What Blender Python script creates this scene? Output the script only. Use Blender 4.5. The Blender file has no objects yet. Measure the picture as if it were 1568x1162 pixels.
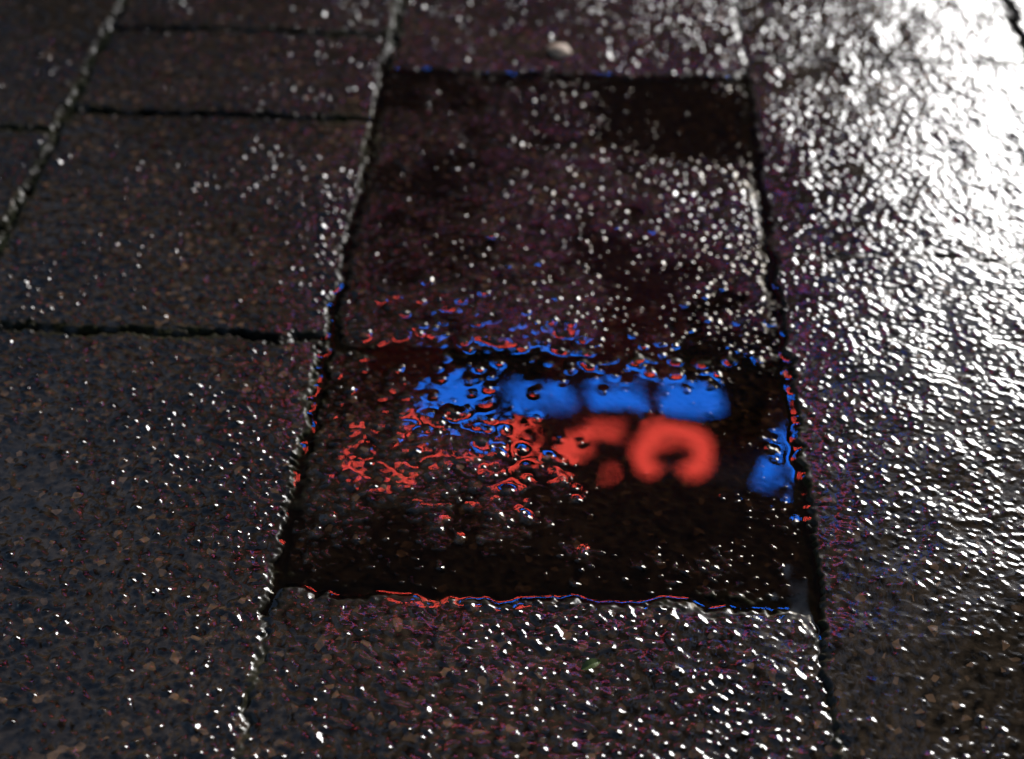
import bpy, bmesh, math, numpy as np
from mathutils import Vector, noise as mnoise
rng=np.random.default_rng(7)
scene=bpy.context.scene
W=-0.0030            # water level (m), typical slab top = 0
# ------------------------------------------------------------ noise helpers
N=2048; TS=1.024; PX=TS/N
def band(wl,bw,seed,aniso=1.0,ang=0.0):
    r=np.random.default_rng(seed).standard_normal((N,N))
    F=np.fft.rfft2(r)
    kx=np.fft.rfftfreq(N,PX)[None,:]; ky=np.fft.fftfreq(N,PX)[:,None]
    c,s=math.cos(ang),math.sin(ang)
    a=(kx*c+ky*s)*aniso; b=(-kx*s+ky*c)/aniso
    k=np.sqrt(a*a+b*b); f0=1.0/wl
    F*=np.exp(-((k-f0)/(bw*f0))**2)
    o=np.fft.irfft2(F,s=(N,N)); return (o/o.std()).astype(np.float32)
def samp(T,x,y):
    u=(x/PX)%N; v=(y/PX)%N
    i=np.floor(u).astype(np.int32); j=np.floor(v).astype(np.int32)
    fu=(u-i); fv=(v-j); i%=N; j%=N; i1=(i+1)%N; j1=(j+1)%N
    return (T[j,i]*(1-fu)+T[j,i1]*fu)*(1-fv)+(T[j1,i]*(1-fu)+T[j1,i1]*fu)*fv
ANG=math.radians(-28)
nPeb=band(0.0064,0.55,1,1.2,ANG)
nPeb2=band(0.0125,0.5,12,1.2,ANG)
nMid=band(0.018,0.5,2,1.2,ANG)
nFine=band(0.0030,0.45,3,1.1,ANG)
nLow=band(0.045,0.5,4)
nBig=band(0.16,0.5,5)
nEdge=band(0.020,0.8,6)
# ------------------------------------------------------------ paving layout
cols=[-0.389,-0.150,0.138,0.370]
while cols[-1]<7: cols.append(cols[-1]+rng.choice([0.29,0.235]))
while cols[0]>-7: cols.insert(0,cols[0]-rng.choice([0.29,0.235]))
cols=np.array(cols)
known={-0.389:[0.30,0.671,0.925,1.052,1.36],-0.150:[0.16,0.473,0.664,0.998,1.33],0.138:[0.02,0.30,0.772,1.030,1.31]}
left2=[0.42,0.774,0.898,1.15]
rows=[]
for c in cols:
    base=None
    for k,v in known.items():
        if abs(c-k)<1e-6: base=list(v)
    if base is None:
        base=list(left2) if c<-0.38 and c>-0.75 else [float(rng.uniform(.2,.5))]
    while base[-1]<7: base.append(base[-1]+float(rng.uniform(.2,.38)))
    while base[0]>-6: base.insert(0,base[0]-float(rng.uniform(.2,.38)))
    rows.append(np.array(base))
ctrl=np.array([[.053,.536,-1.8],[.0546,.598,-1.4],[.09,.62,-1.5],[.09,.57,-1.5],[.04,.63,-1.4],[.07,.64,-1.5],[-.02,.55,-.7],[-.02,.50,-.9],[-.098,.569,-.1],[-.10,.53,-.15],[-.06,.51,-.4],[-.132,.493,-.4],[-.10,.62,.15],[-.10,.645,.1],[-.13,.60,.1],[-.05,.60,-.2],[-.05,.64,-.05],[-.065,.57,-.15],[0,.61,-.8],[.0,.645,-.7],[.127,.584,-.35],[.13,.53,-.35],[.12,.46,-.5],
 [.0623,.927,-.9],[-.0868,.92,-.15],[.0,.975,-.5],[.11,.93,-.9],[0,.85,-.1],[.11,.86,.1],[-.0087,.7926,.0],[.1046,.798,.6],[.12,.76,.5],[.08,.76,.25],[0,.73,-.05],[-.09,.80,.0],[-.0688,.695,-.1],[.0986,.704,-.2],[.0356,.658,-1.1],[.09,.660,-1.5],[.12,.505,-1.0],[.12,.63,-1.1]])
def ss(a,b,t):
    t=np.clip((t-a)/(b-a),0,1); return t*t*(3-2*t)
def height(x,y):
    wx=samp(nEdge,x,y)*0.0009+samp(nLow,x+.3,y)*0.0011+samp(nPeb,x+.2,y)*.0008
    wy=samp(nEdge,x+.5,y+.2)*0.0009+samp(nLow,x,y+.6)*0.0011+samp(nPeb,x,y+.3)*.0008
    px=x+wx; py=y+wy
    ci=np.clip(np.searchsorted(cols,px)-1,0,len(cols)-2)
    dx=np.minimum(px-cols[ci],cols[ci+1]-px)
    dy=np.full_like(x,1.0); lev=np.zeros_like(x)
    for c in range(len(cols)-1):
        m=ci==c
        if not m.any(): continue
        R=rows[c]; yy=py[m]
        ri=np.clip(np.searchsorted(R,yy)-1,0,len(R)-2)
        dy[m]=np.minimum(yy-R[ri],R[ri+1]-yy)
        rr=np.random.default_rng(100+c); L=rr.uniform(-.0006,.0006,len(R)); T1=rr.uniform(-.0035,.0035,len(R)); T2=rr.uniform(-.0035,.0035,len(R))
        cx=(cols[c]+cols[c+1])/2; cy=(R[ri]+R[np.minimum(ri+1,len(R)-1)])/2
        lev[m]=L[ri]+T1[ri]*(x[m]-cx)+T2[ri]*(y[m]-cy)
    far=(np.abs(x)>6)|(np.abs(y)>6)
    d=np.minimum(dx,dy); d[far]=1
    cen=(px>-.150)&(px<.138)&(py>.473)&(py<.998)
    idx=np.where(cen)[0]
    if len(idx):
        xx=x[idx]; yy=y[idx]; ws=np.zeros_like(xx); vs=np.zeros_like(xx)
        for (a,b,c) in ctrl:
            w=1/((xx-a)**2+(yy-b)**2+.0005)**1.7; ws+=w; vs+=w*c
        lev[idx]=W+vs/ws*1e-3
    bot=(px>-.150)&(px<.138)&(py<=.473)&(py>.16); lev[bot]-=.0014
    top=(px>-.150)&(px<.138)&(py>=.998)&(py<1.33); lev[top]-=.0008
    # worn, slumped margins of the neighbours towards the sunken slabs
    od=np.hypot(np.maximum(np.maximum(-.150-px,px-.138),0),np.maximum(np.maximum(.473-py,py-.998),0))
    lev=np.where(cen,lev,lev-.0020*np.exp(-od/.016))
    rt=px>.138
    peb=samp(nPeb,x,y); domes=np.clip(peb-0.35,0,3.2)*0.00036
    domes+=np.clip(samp(nPeb2,x,y)-.5,0,3)*np.where(rt,.00026,.00030)
    mid=samp(nMid,x,y)*0.00009; fine=samp(nFine,x,y)*.00005
    und=samp(nLow,x,y)*0.00018+samp(nBig,x,y)*.0003
    patch=1+.22*samp(nBig,x+.4,y+.4)+.15*samp(nLow,x+.1,y+.7)      # uneven wear
    right=.44+.44*ss(.40,.64,y)                                     # foot-worn right-hand course
    amp=np.where(cen,1.15,np.where(rt,right,np.where(px<-.15,1.6,1.25)))*np.where(cen,1,np.clip(patch,.4,1.6))
    tex=(domes+fine)*amp+mid*np.where(rt,.5,1)
    pool=ss(-.18,-.165,x)*ss(.165,.148,x)*ss(.447,.46,y)*ss(1.02,1.008,y)
    # joints packed with grit almost flush
    flush=(rt&(dy<dx))|((np.abs(px+.15)<.04)&(py<.455)&(dx<dy))|((np.abs(px-.138)<.04)&(py<.455)&(dx<dy))|((np.abs(px-.138)<.04)&(py>1.01)&(dx<dy))
    s=np.where(flush,ss(.0003,.0035,d),ss(.0006,.0050,d))
    jz=np.where(flush,lev-.0008,-.0034+pool*(W-.0014+.0034))+samp(nEdge,x+.1,y+.1)*.0006
    z=jz*(1-s)+lev*s+tex*(0.5+0.5*s)+und
    z[far]=0
    ja=np.where(flush,(1-ss(.0008,.0035,d))*.75,(1-ss(.0040,.0084,d))*np.clip(.95+.22*samp(nEdge,x+.6,y+.3),.4,1))
    return z,ja
# ------------------------------------------------------------ materials
def mat(name):
    m=bpy.data.materials.new(name); m.use_nodes=True; nt=m.node_tree
    return m,nt,nt.nodes['Principled BSDF'],nt.nodes['Material Output']
def nd(nt,t,**k):
    n=nt.nodes.new(t)
    for a,b in k.items():
        if a in n.inputs: n.inputs[a].default_value=b
        else: setattr(n,a,b)
    return n
stone,nt,b,out=mat('wet_stone'); L=nt.links.new
geo=nd(nt,'ShaderNodeNewGeometry')
n1=nd(nt,'ShaderNodeTexNoise'); n1.inputs['Scale'].default_value=170; n1.inputs['Detail'].default_value=5
n2=nd(nt,'ShaderNodeTexVoronoi'); n2.inputs['Scale'].default_value=260
n3=nd(nt,'ShaderNodeTexNoise'); n3.inputs['Scale'].default_value=9; n3.inputs['Detail'].default_value=4
n4=nd(nt,'ShaderNodeTexNoise'); n4.inputs['Scale'].default_value=420; n4.inputs['Detail'].default_value=4
for n in (n1,n2,n3,n4): L(geo.outputs['Position'],n.inputs['Vector'])
r1=nd(nt,'ShaderNodeValToRGB'); e=r1.color_ramp.elements
e[0].position=.35; e[0].color=(.004,.0034,.0026,1); e[1].position=.75; e[1].color=(.056,.042,.028,1)
L(n1.outputs['Fac'],r1.inputs['Fac'])
r2=nd(nt,'ShaderNodeValToRGB'); e=r2.color_ramp.elements
e[0].position=.94; e[0].color=(0,0,0,1); e[1].position=1; e[1].color=(1,1,1,1)
sep=nd(nt,'ShaderNodeSeparateColor'); L(n2.outputs['Color'],sep.inputs[0]); L(sep.outputs[0],r2.inputs['Fac'])
mx=nd(nt,'ShaderNodeMix',data_type='RGBA'); L(r2.outputs['Color'],mx.inputs[0]); L(r1.outputs['Color'],mx.inputs[6]); mx.inputs[7].default_value=(.13,.082,.05,1)
mm=nd(nt,'ShaderNodeMix',data_type='RGBA',blend_type='MULTIPLY'); mm.inputs[0].default_value=1
r3=nd(nt,'ShaderNodeValToRGB'); e=r3.color_ramp.elements
e[0].position=.3; e[0].color=(.6,.58,.58,1); e[1].position=.7; e[1].color=(1.25,1.15,1.05,1)
L(n3.outputs['Fac'],r3.inputs['Fac']); L(mx.outputs[2],mm.inputs[6]); L(r3.outputs['Color'],mm.inputs[7])
at=nd(nt,'ShaderNodeAttribute',attribute_name='joint')
jc=nd(nt,'ShaderNodeValToRGB'); e=jc.color_ramp.elements
e[0].position=.42; e[0].color=(.009,.008,.006,1); e[1].position=.62; e[1].color=(.028,.028,.012,1); L(n3.outputs['Fac'],jc.inputs['Fac'])
mj=nd(nt,'ShaderNodeMix',data_type='RGBA'); L(at.outputs['Fac'],mj.inputs[0]); L(mm.outputs[2],mj.inputs[6]); L(jc.outputs['Color'],mj.inputs[7])
sx=nd(nt,'ShaderNodeSeparateXYZ'); L(geo.outputs['Position'],sx.inputs[0])
mr=nd(nt,'ShaderNodeMapRange'); mr.inputs['From Min'].default_value=W-.0004; mr.inputs['From Max'].default_value=W+.00005; L(sx.outputs['Z'],mr.inputs['Value'])
dk=nd(nt,'ShaderNodeMix',data_type='RGBA',blend_type='MULTIPLY'); dk.inputs[0].default_value=1; L(mj.outputs[2],dk.inputs[6]); dk.inputs[7].default_value=(.34,.26,.20,1)
md=nd(nt,'ShaderNodeMix',data_type='RGBA'); L(mr.outputs[0],md.inputs[0]); L(dk.outputs[2],md.inputs[6]); L(mj.outputs[2],md.inputs[7])
L(md.outputs[2],b.inputs['Base Color'])
b.inputs['IOR'].default_value=1.75
sm=nd(nt,'ShaderNodeMath',operation='MULTIPLY'); L(mr.outputs[0],sm.inputs[0])
ji=nd(nt,'ShaderNodeMapRange'); L(at.outputs['Fac'],ji.inputs['Value']); ji.inputs['To Min'].default_value=.5; ji.inputs['To Max'].default_value=.01; L(ji.outputs[0],sm.inputs[1])
L(sm.outputs[0],b.inputs['Specular IOR Level'])
rr=nd(nt,'ShaderNodeMapRange'); L(n3.outputs['Fac'],rr.inputs['Value']); rr.inputs['From Min'].default_value=.3; rr.inputs['From Max'].default_value=.7; rr.inputs['To Min'].default_value=.06; rr.inputs['To Max'].default_value=.13
ra=nd(nt,'ShaderNodeMath',operation='MULTIPLY_ADD'); L(at.outputs['Fac'],ra.inputs[0]); ra.inputs[1].default_value=.35; L(rr.outputs[0],ra.inputs[2])
L(ra.outputs[0],b.inputs['Roughness'])
bp=nd(nt,'ShaderNodeBump'); bp.inputs['Strength'].default_value=.25; bp.inputs['Distance'].default_value=.0004
L(n4.outputs['Fac'],bp.inputs['Height']); L(bp.outputs[0],b.inputs['Normal'])

water=bpy.data.materials.new('puddle_water'); water.use_nodes=True; nt=water.node_tree; nt.nodes.clear(); L=nt.links.new
o=nd(nt,'ShaderNodeOutputMaterial'); g=nd(nt,'ShaderNodeNewGeometry')
dt=nd(nt,'ShaderNodeVectorMath',operation='DOT_PRODUCT'); L(g.outputs['Incoming'],dt.inputs[0]); L(g.outputs['Normal'],dt.inputs[1])
ab=nd(nt,'ShaderNodeMath',operation='ABSOLUTE'); L(dt.outputs['Value'],ab.inputs[0])
om=nd(nt,'ShaderNodeMath',operation='SUBTRACT'); om.inputs[0].default_value=1; L(ab.outputs[0],om.inputs[1])
pw=nd(nt,'ShaderNodeMath',operation='POWER'); L(om.outputs[0],pw.inputs[0]); pw.inputs[1].default_value=5
sc=nd(nt,'ShaderNodeMath',operation='MULTIPLY_ADD'); L(pw.outputs[0],sc.inputs[0]); sc.inputs[1].default_value=.91; sc.inputs[2].default_value=.088
tr=nd(nt,'ShaderNodeBsdfTransparent'); tr.inputs[0].default_value=(.85,.82,.76,1)
gl=nd(nt,'ShaderNodeBsdfGlossy'); gl.inputs['Roughness'].default_value=.012
mxs=nd(nt,'ShaderNodeMixShader'); L(sc.outputs[0],mxs.inputs[0]); L(tr.outputs[0],mxs.inputs[1]); L(gl.outputs[0],mxs.inputs[2]); L(mxs.outputs[0],o.inputs[0])

def simple(name,col,rough=.7,scale=20,var=.35,metal=0):
    m,nt,b,out=mat(name); L=nt.links.new
    n=nd(nt,'ShaderNodeTexNoise'); n.inputs['Scale'].default_value=scale; n.inputs['Detail'].default_value=6
    tc=nd(nt,'ShaderNodeTexCoord'); L(tc.outputs['Object'],n.inputs['Vector'])
    r=nd(nt,'ShaderNodeValToRGB'); e=r.color_ramp.elements
    e[0].position=.3;e[0].color=tuple(c*(1-var) for c in col)+(1,); e[1].position=.7;e[1].color=tuple(c*(1+var) for c in col)+(1,)
    L(n.outputs['Fac'],r.inputs['Fac']); L(r.outputs['Color'],b.inputs['Base Color']); b.inputs['Roughness'].default_value=rough; b.inputs['Metallic'].default_value=metal
    return m
def brickmat(name,c1,c2):
    m,nt,b,out=mat(name); L=nt.links.new
    t=nd(nt,'ShaderNodeTexBrick'); tc=nd(nt,'ShaderNodeTexCoord'); mp=nd(nt,'ShaderNodeMapping'); mp.inputs['Rotation'].default_value=(math.pi/2,0,0)
    L(tc.outputs['Object'],mp.inputs[0]); L(mp.outputs[0],t.inputs['Vector'])
    t.inputs['Color1'].default_value=c1+(1,); t.inputs['Color2'].default_value=c2+(1,); t.inputs['Mortar'].default_value=(.18,.17,.16,1)
    t.inputs['Scale'].default_value=1; t.inputs['Brick Width'].default_value=.22; t.inputs['Row Height'].default_value=.075; t.inputs['Mortar Size'].default_value=.008
    L(t.outputs['Color'],b.inputs['Base Color']); b.inputs['Roughness'].default_value=.85
    return m
def emis(name,col,s):
    m=bpy.data.materials.new(name); m.use_nodes=True; nt=m.node_tree; nt.nodes.clear()
    o=nd(nt,'ShaderNodeOutputMaterial'); e=nd(nt,'ShaderNodeEmission'); e.inputs[0].default_value=col+(1,); e.inputs[1].default_value=s
    nt.links.new(e.outputs[0],o.inputs[0]); return m
brick=brickmat('brick_dark',(.16,.07,.05),(.22,.10,.07)); brick2=brickmat('brick_brown',(.15,.10,.07),(.2,.13,.09))
trim=simple('stone_trim',(.28,.26,.23)); glassm=simple('window_glass',(.02,.025,.03),.08,3,.1); frame=simple('frame_paint',(.06,.06,.065),.5); roofm=simple('roof_slate',(.06,.06,.07),.8)
leafm=simple('leaf_green',(.06,.09,.02),.4,300,.4); pebm=simple('pebble_stone',(.34,.24,.17),.6,200,.3); mossm=simple('moss_green',(.05,.06,.015),.8,400,.4)
redm=emis('neon_red',(1.0,.085,.06),8.6); bluem=emis('neon_blue',(.016,.19,1.0),8.4)
# ------------------------------------------------------------ grid mesh
def gridmesh(name,xs,ys,z,material,attr=None):
    nx,ny=len(xs),len(ys)
    X,Y=np.meshgrid(xs,ys); co=np.stack([X.ravel(),Y.ravel(),z],1).astype(np.float32)
    i=np.arange(ny-1)[:,None]*nx+np.arange(nx-1)[None,:]
    q=np.stack([i,i+1,i+nx+1,i+nx],-1).reshape(-1).astype(np.int32); nf=(nx-1)*(ny-1)
    me=bpy.data.meshes.new(name); me.vertices.add(nx*ny); me.vertices.foreach_set('co',co.ravel())
    me.loops.add(nf*4); me.loops.foreach_set('vertex_index',q)
    me.polygons.add(nf); me.polygons.foreach_set('loop_start',np.arange(nf,dtype=np.int32)*4)
    try: me.polygons.foreach_set('loop_total',np.full(nf,4,np.int32))
    except Exception: pass
    me.update(calc_edges=True); me.polygons.foreach_set('use_smooth',np.ones(nf,bool))
    if attr is not None:
        a=me.attributes.new('joint','FLOAT','POINT'); a.data.foreach_set('value',attr.astype(np.float32))
    me.materials.append(material)
    ob=bpy.data.objects.new(name,me); scene.collection.objects.link(ob); return ob
def axis(lo,hi,step,far):
    a=list(np.arange(lo,hi,step)); s=step; v=a[-1]
    while v<far:
        cap=.014 if abs(v)<2.0 else 60
        s=min(s*1.12,cap) ; v+=s; a.append(v)
    s=step; v=a[0]; pre=[]
    while v>-far:
        cap=.014 if abs(v)<1.6 else 60
        s=min(s*1.12,cap); v-=s; pre.append(v)
    return np.array(pre[::-1]+a)
xs=axis(-.52,.42,.00095,400); ys=axis(.33,1.16,.00095,400)
X,Y=np.meshgrid(xs,ys); z,j=height(X.ravel(),Y.ravel())
gridmesh('pavement',xs,ys,z,stone,j)
print('VERTS',len(z))
# puddle
st=.0009
xp=np.arange(-.172,.158,st); yp=np.arange(.452,1.016,st)
Xp,Yp=np.meshgrid(xp,yp); zp,_=height(Xp.ravel(),Yp.ravel()); zp=zp.reshape(Xp.shape)
def blur(a,sig):
    pad=24; A=np.pad(a,pad,mode='edge'); F=np.fft.rfft2(A)
    kx=np.fft.rfftfreq(A.shape[1],st)[None,:]; ky=np.fft.fftfreq(A.shape[0],st)[:,None]
    F*=np.exp(-2*(math.pi*sig)**2*(kx*kx+ky*ky)); return np.fft.irfft2(F,s=A.shape)[pad:-pad,pad:-pad]
em=np.clip(zp-W+.00025,0,.0012)
U=W+blur(em,.0022)*.60+blur(em,.005)*.16
U+=samp(nLow,Xp.ravel(),Yp.ravel()).reshape(Xp.shape)*.000008
gridmesh('puddle',xp,yp,U.ravel(),water)
# ------------------------------------------------------------ small litter
def hz(x,y): return float(height(np.array([x]),np.array([y]))[0][0])
bm=bmesh.new(); ln,wd=.0110,.0028; rowsv=[]
for i in range(9):
    t=i/8; w_=wd*math.sin(math.pi*min(1,t*.93+.05))**.8; zz=.0010+.0020*math.sin(t*2.6)
    rowsv.append([bm.verts.new(((t-.5)*ln,s*w_,zz+(abs(s)*.0008))) for s in (-1,0,1)])
for a,c in zip(rowsv,rowsv[1:]):
    for k in (0,1): bm.faces.new((a[k],a[k+1],c[k+1],c[k]))
me=bpy.data.meshes.new('leaf'); bm.to_mesh(me); bm.free(); me.materials.append(leafm)
lo=bpy.data.objects.new('leaf',me); scene.collection.objects.link(lo); lo.location=(.019,.428,hz(.019,.428)+.0006); lo.rotation_euler=(.1,.05,.5)
bm=bmesh.new(); bmesh.ops.create_icosphere(bm,subdivisions=3,radius=.0085)
for v in bm.verts:
    v.co*=1+.55*mnoise.noise(v.co*110); v.co.z*=.42; v.co.x*=1.15
for f in bm.faces: f.smooth=True
me=bpy.data.meshes.new('pebble'); bm.to_mesh(me); bm.free(); me.materials.append(pebm)
po=bpy.data.objects.new('pebble',me); scene.collection.objects.link(po); po.location=(-.0124,1.032,hz(-.0124,1.032)+.0018)
bm=bmesh.new(); cand=[]
for _ in range(46):
    cy=rng.uniform(.72,1.18); cand.append((-.389+rng.normal(0,.0022),cy,rng.uniform(.003,.008)))
for _ in range(8): cand.append((-.15+rng.normal(0,.001),rng.uniform(1.0,1.12),.003))
for (cx,cy,r) in cand:
    n=int(60*(r/.005)); base=hz(cx,cy)
    for k in range(n):
        a=rng.uniform(0,6.28); q=r*math.sqrt(rng.uniform()); x=cx+q*.55*math.cos(a); y=cy+q*1.6*math.sin(a)
        h=(1-q/r)*.0014+rng.uniform(.0002,.0008); e1=rng.normal(0,.0007,3); e2=rng.normal(0,.0007,3); p=np.array([x,y,base+h])
        bm.faces.new([bm.verts.new(p),bm.verts.new(p+e1),bm.verts.new(p+e2)])
me=bpy.data.meshes.new('moss'); bm.to_mesh(me); bm.free(); me.materials.append(mossm)
scene.collection.objects.link(bpy.data.objects.new('moss',me))
# ------------------------------------------------------------ buildings
def box(bm,x0,x1,y0,y1,z0,z1,mi):
    v=[bm.verts.new(p) for p in ((x0,y0,z0),(x1,y0,z0),(x1,y1,z0),(x0,y1,z0),(x0,y0,z1),(x1,y0,z1),(x1,y1,z1),(x0,y1,z1))]
    for f in ((0,3,2,1),(4,5,6,7),(0,1,5,4),(1,2,6,5),(2,3,7,6),(3,0,4,7)):
        bm.faces.new([v[i] for i in f]).material_index=mi
def building(name,x0,x1,y0,y1,H,floors,bays,mats,door=0):
    bm=bmesh.new(); fh=H/floors; bw=(x1-x0)/bays; t=.3
    ww=bw*.42
    box(bm,x0,x1,y0+t,y1,0,H-.002,0)
    for f in range(floors):
        zb=f*fh; sill=zb+(.9 if f else .5); head=zb+fh-.55
        for k in range(bays):
            cx=x0+(k+.5)*bw; a=cx-ww/2; c=cx+ww/2; s=sill
            if f==0 and k==door: s=zb+.05
            box(bm,x0+k*bw,a,y0,y0+t-.002,zb,zb+fh,0); box(bm,c,x0+(k+1)*bw,y0,y0+t-.002,zb,zb+fh,0)
            box(bm,a+.001,c-.001,y0,y0+t-.002,zb,s,0); box(bm,a+.001,c-.001,y0,y0+t-.002,head,zb+fh,0)
            box(bm,a-.05,c+.05,y0-.06,y0-.003,s-.08,s,1); box(bm,a-.05,c+.05,y0-.03,y0-.003,head,head+.16,1)
            box(bm,a+.002,c-.002,y0+.2,y0+.22,s+.002,head-.002,2)
            box(bm,cx-.03,cx+.03,y0+.15,y0+.195,s+.002,head-.002,3)
            m=(s+head)/2; box(bm,a+.003,cx-.031,y0+.155,y0+.19,m-.025,m+.025,3); box(bm,cx+.031,c-.003,y0+.155,y0+.19,m-.025,m+.025,3)
    box(bm,x0-.12,x1+.12,y0-.16,y1+.1,H,H+.25,1); box(bm,x0,x1,y0,y1,H+.252,H+.7,4)
    me=bpy.data.meshes.new(name); bm.to_mesh(me); bm.free()
    for m in mats: me.materials.append(m)
    ob=bpy.data.objects.new(name,me); scene.collection.objects.link(ob); return ob
building('brick_shop_building',-2.2,1.5,5.6,12,11.5,4,3,[brick,trim,glassm,frame,roofm])
building('low_brick_building',-9,-2.35,5.8,12,3.2,1,4,[brick2,trim,glassm,frame,roofm])
building('brick_terrace_building',14.5,26,4.0,16,9,3,5,[brick2,trim,glassm,frame,roofm])
# added out-of-view roof, blocks high sky so the lower-right slabs reflect dark
bm=bmesh.new(); x0,x1,y0,y1,zc=1.05,6.2,-2.5,3.3,3.3
box(bm,x0,x1,y0,y1,zc,zc+.06,1)
box(bm,x0-.03,x1+.03,y1+.002,y1+.05,zc-.08,zc+.12,0); box(bm,x0-.03,x1+.03,y0-.05,y0-.002,zc-.08,zc+.12,0)
box(bm,x0-.05,x0-.002,y0,y1,zc-.08,zc+.12,0); box(bm,x1+.002,x1+.05,y0,y1,zc-.08,zc+.12,0)
for k in range(6):
    yb=y0+.5+k*.95; box(bm,x0,x1,yb,yb+.06,zc-.10,zc-.002,0)
for px_ in (3.6,6.0):
    for py_ in (-2.2,3.1): box(bm,px_,px_+.06,py_,py_+.06,0,zc-.101,0); box(bm,px_-.06,px_+.12,py_-.06,py_+.12,0,.012,0)
me=bpy.data.meshes.new('added_sky_blocker'); bm.to_mesh(me); bm.free(); me.materials.append(frame); me.materials.append(roofm)
scene.collection.objects.link(bpy.data.objects.new('added_sky_blocker',me))
# ------------------------------------------------------------ neon sign
root=bpy.data.objects.new('neon_sign',None); scene.collection.objects.link(root); root.location=(-.24,5.02,0)
def stroke(name,pts,r,m,closed=False,flat=.5):
    cu=bpy.data.curves.new(name,'CURVE'); cu.dimensions='3D'; cu.bevel_depth=r; cu.bevel_resolution=1; cu.use_fill_caps=True
    sp=cu.splines.new('POLY'); sp.points.add(len(pts)-1)
    for p,(a,c) in zip(sp.points,pts): p.co=(a,0,c,1)
    sp.use_cyclic_u=closed
    ob=bpy.data.objects.new(name,cu); scene.collection.objects.link(ob)
    dg=bpy.context.evaluated_depsgraph_get(); me=bpy.data.meshes.new_from_object(ob.evaluated_get(dg)); bpy.data.objects.remove(ob)
    me.materials.clear(); me.materials.append(m)
    o=bpy.data.objects.new(name,me); scene.collection.objects.link(o); o.parent=root; o.scale=(1,flat,1); return o
def rbox(name,x0,x1,z0,z1,m,r=.05,y=0.0,lean=0,t=.03):
    bm=bmesh.new(); P=[]
    for (cx,cz,a0) in ((x1-r,z1-r,0),(x0+r,z1-r,90),(x0+r,z0+r,180),(x1-r,z0+r,270)):
        for k in range(4):
            a=math.radians(a0+k*30); P.append((cx+r*math.cos(a)+lean*(cz-z0),cz+r*math.sin(a)))
    f=[bm.verts.new((a,y-t,c)) for a,c in P]; g=[bm.verts.new((a,y+t,c)) for a,c in P]
    bm.faces.new(f); bm.faces.new(g[::-1]); n=len(P)
    for i in range(n): bm.faces.new((f[i],g[i],g[(i+1)%n],f[(i+1)%n]))
    bmesh.ops.recalc_face_normals(bm,faces=bm.faces)
    me=bpy.data.meshes.new(name); bm.to_mesh(me); bm.free(); me.materials.append(m)
    o=bpy.data.objects.new(name,me); scene.collection.objects.link(o); o.parent=root; return o
rbox('rail_lower',-.9,1.55,4.20,4.225,frame,.01,.06,0,.015)
rbox('rail_upper',-.9,1.55,4.60,4.625,frame,.01,.06,0,.015)
for k,x in enumerate((-.8,.3,1.4)): rbox('bracket_%d'%k,x,x+.03,4.15,4.7,frame,.01,.33,0,.25)
for k in range(4):
    x1=.97-k*.37; rbox('blue_bar_%d'%(k+1),x1-.26,x1,4.168,4.258,bluem,.02,0,.8)
def arc(cx,cz,rx,rz,a0,a1,n=16): return [(cx+rx*math.cos(math.radians(a0+(a1-a0)*i/n)),cz+rz*math.sin(math.radians(a0+(a1-a0)*i/n))) for i in range(n+1)]
stroke('red_letter_1',arc(.81,4.595,.160,.150,115,425),.062,redm,False)
stroke('red_letter_2',[(.31,4.50),(.31,4.63)],.085,redm); stroke('red_letter_2b',[(.34,4.445),(.54,4.445)],.034,redm); stroke('red_letter_2c',[(.48,4.75),(.51,4.755)],.026,redm)
stroke('red_letter_3',arc(.0,4.60,.12,.12,40,320),.05,redm)
stroke('red_letter_4',[(-.36,4.48),(-.36,4.70),(-.18,4.48)],.05,redm)
stroke('red_letter_5',arc(-.62,4.62,.10,.10,0,340),.04,redm,True)
stroke('blue_arrow_1',[(1.30,4.76),(1.30,4.45),(1.46,4.42)],.05,bluem); stroke('blue_arrow_2',[(1.48,4.56),(1.46,4.82)],.045,bluem)
# ------------------------------------------------------------ light
az=math.radians(30); el=math.radians(23)
w=bpy.data.worlds.new('World'); scene.world=w; w.use_nodes=True; nt=w.node_tree
bg=nt.nodes['Background']; sky=nt.nodes.new('ShaderNodeTexSky'); sky.sky_type='NISHITA'; sky.sun_disc=False; sky.sun_elevation=el; sky.sun_rotation=az
nt.links.new(sky.outputs[0],bg.inputs[0]); bg.inputs[1].default_value=.09
sl=bpy.data.lights.new('sun','SUN'); sl.energy=5; sl.angle=math.radians(25); sl.color=(1,.985,.97)
so=bpy.data.objects.new('sun',sl); scene.collection.objects.link(so)
so.rotation_euler=Vector((math.sin(az)*math.cos(el),math.cos(az)*math.cos(el),math.sin(el))).to_track_quat('Z','Y').to_euler()
# ------------------------------------------------------------ camera
cam=bpy.data.cameras.new('camera'); cam.lens=50; cam.sensor_width=36; cam.clip_start=.01; cam.clip_end=2000
cam.dof.use_dof=True; cam.dof.focus_distance=.765; cam.dof.aperture_fstop=4.2
co=bpy.data.objects.new('camera',cam); scene.collection.objects.link(co); co.location=(0,0,.6)
co.rotation_euler=(math.radians(46.8),0,math.radians(2.8)); scene.camera=co
scene.view_settings.view_transform='Standard'; scene.view_settings.look='None'; scene.view_settings.exposure=0
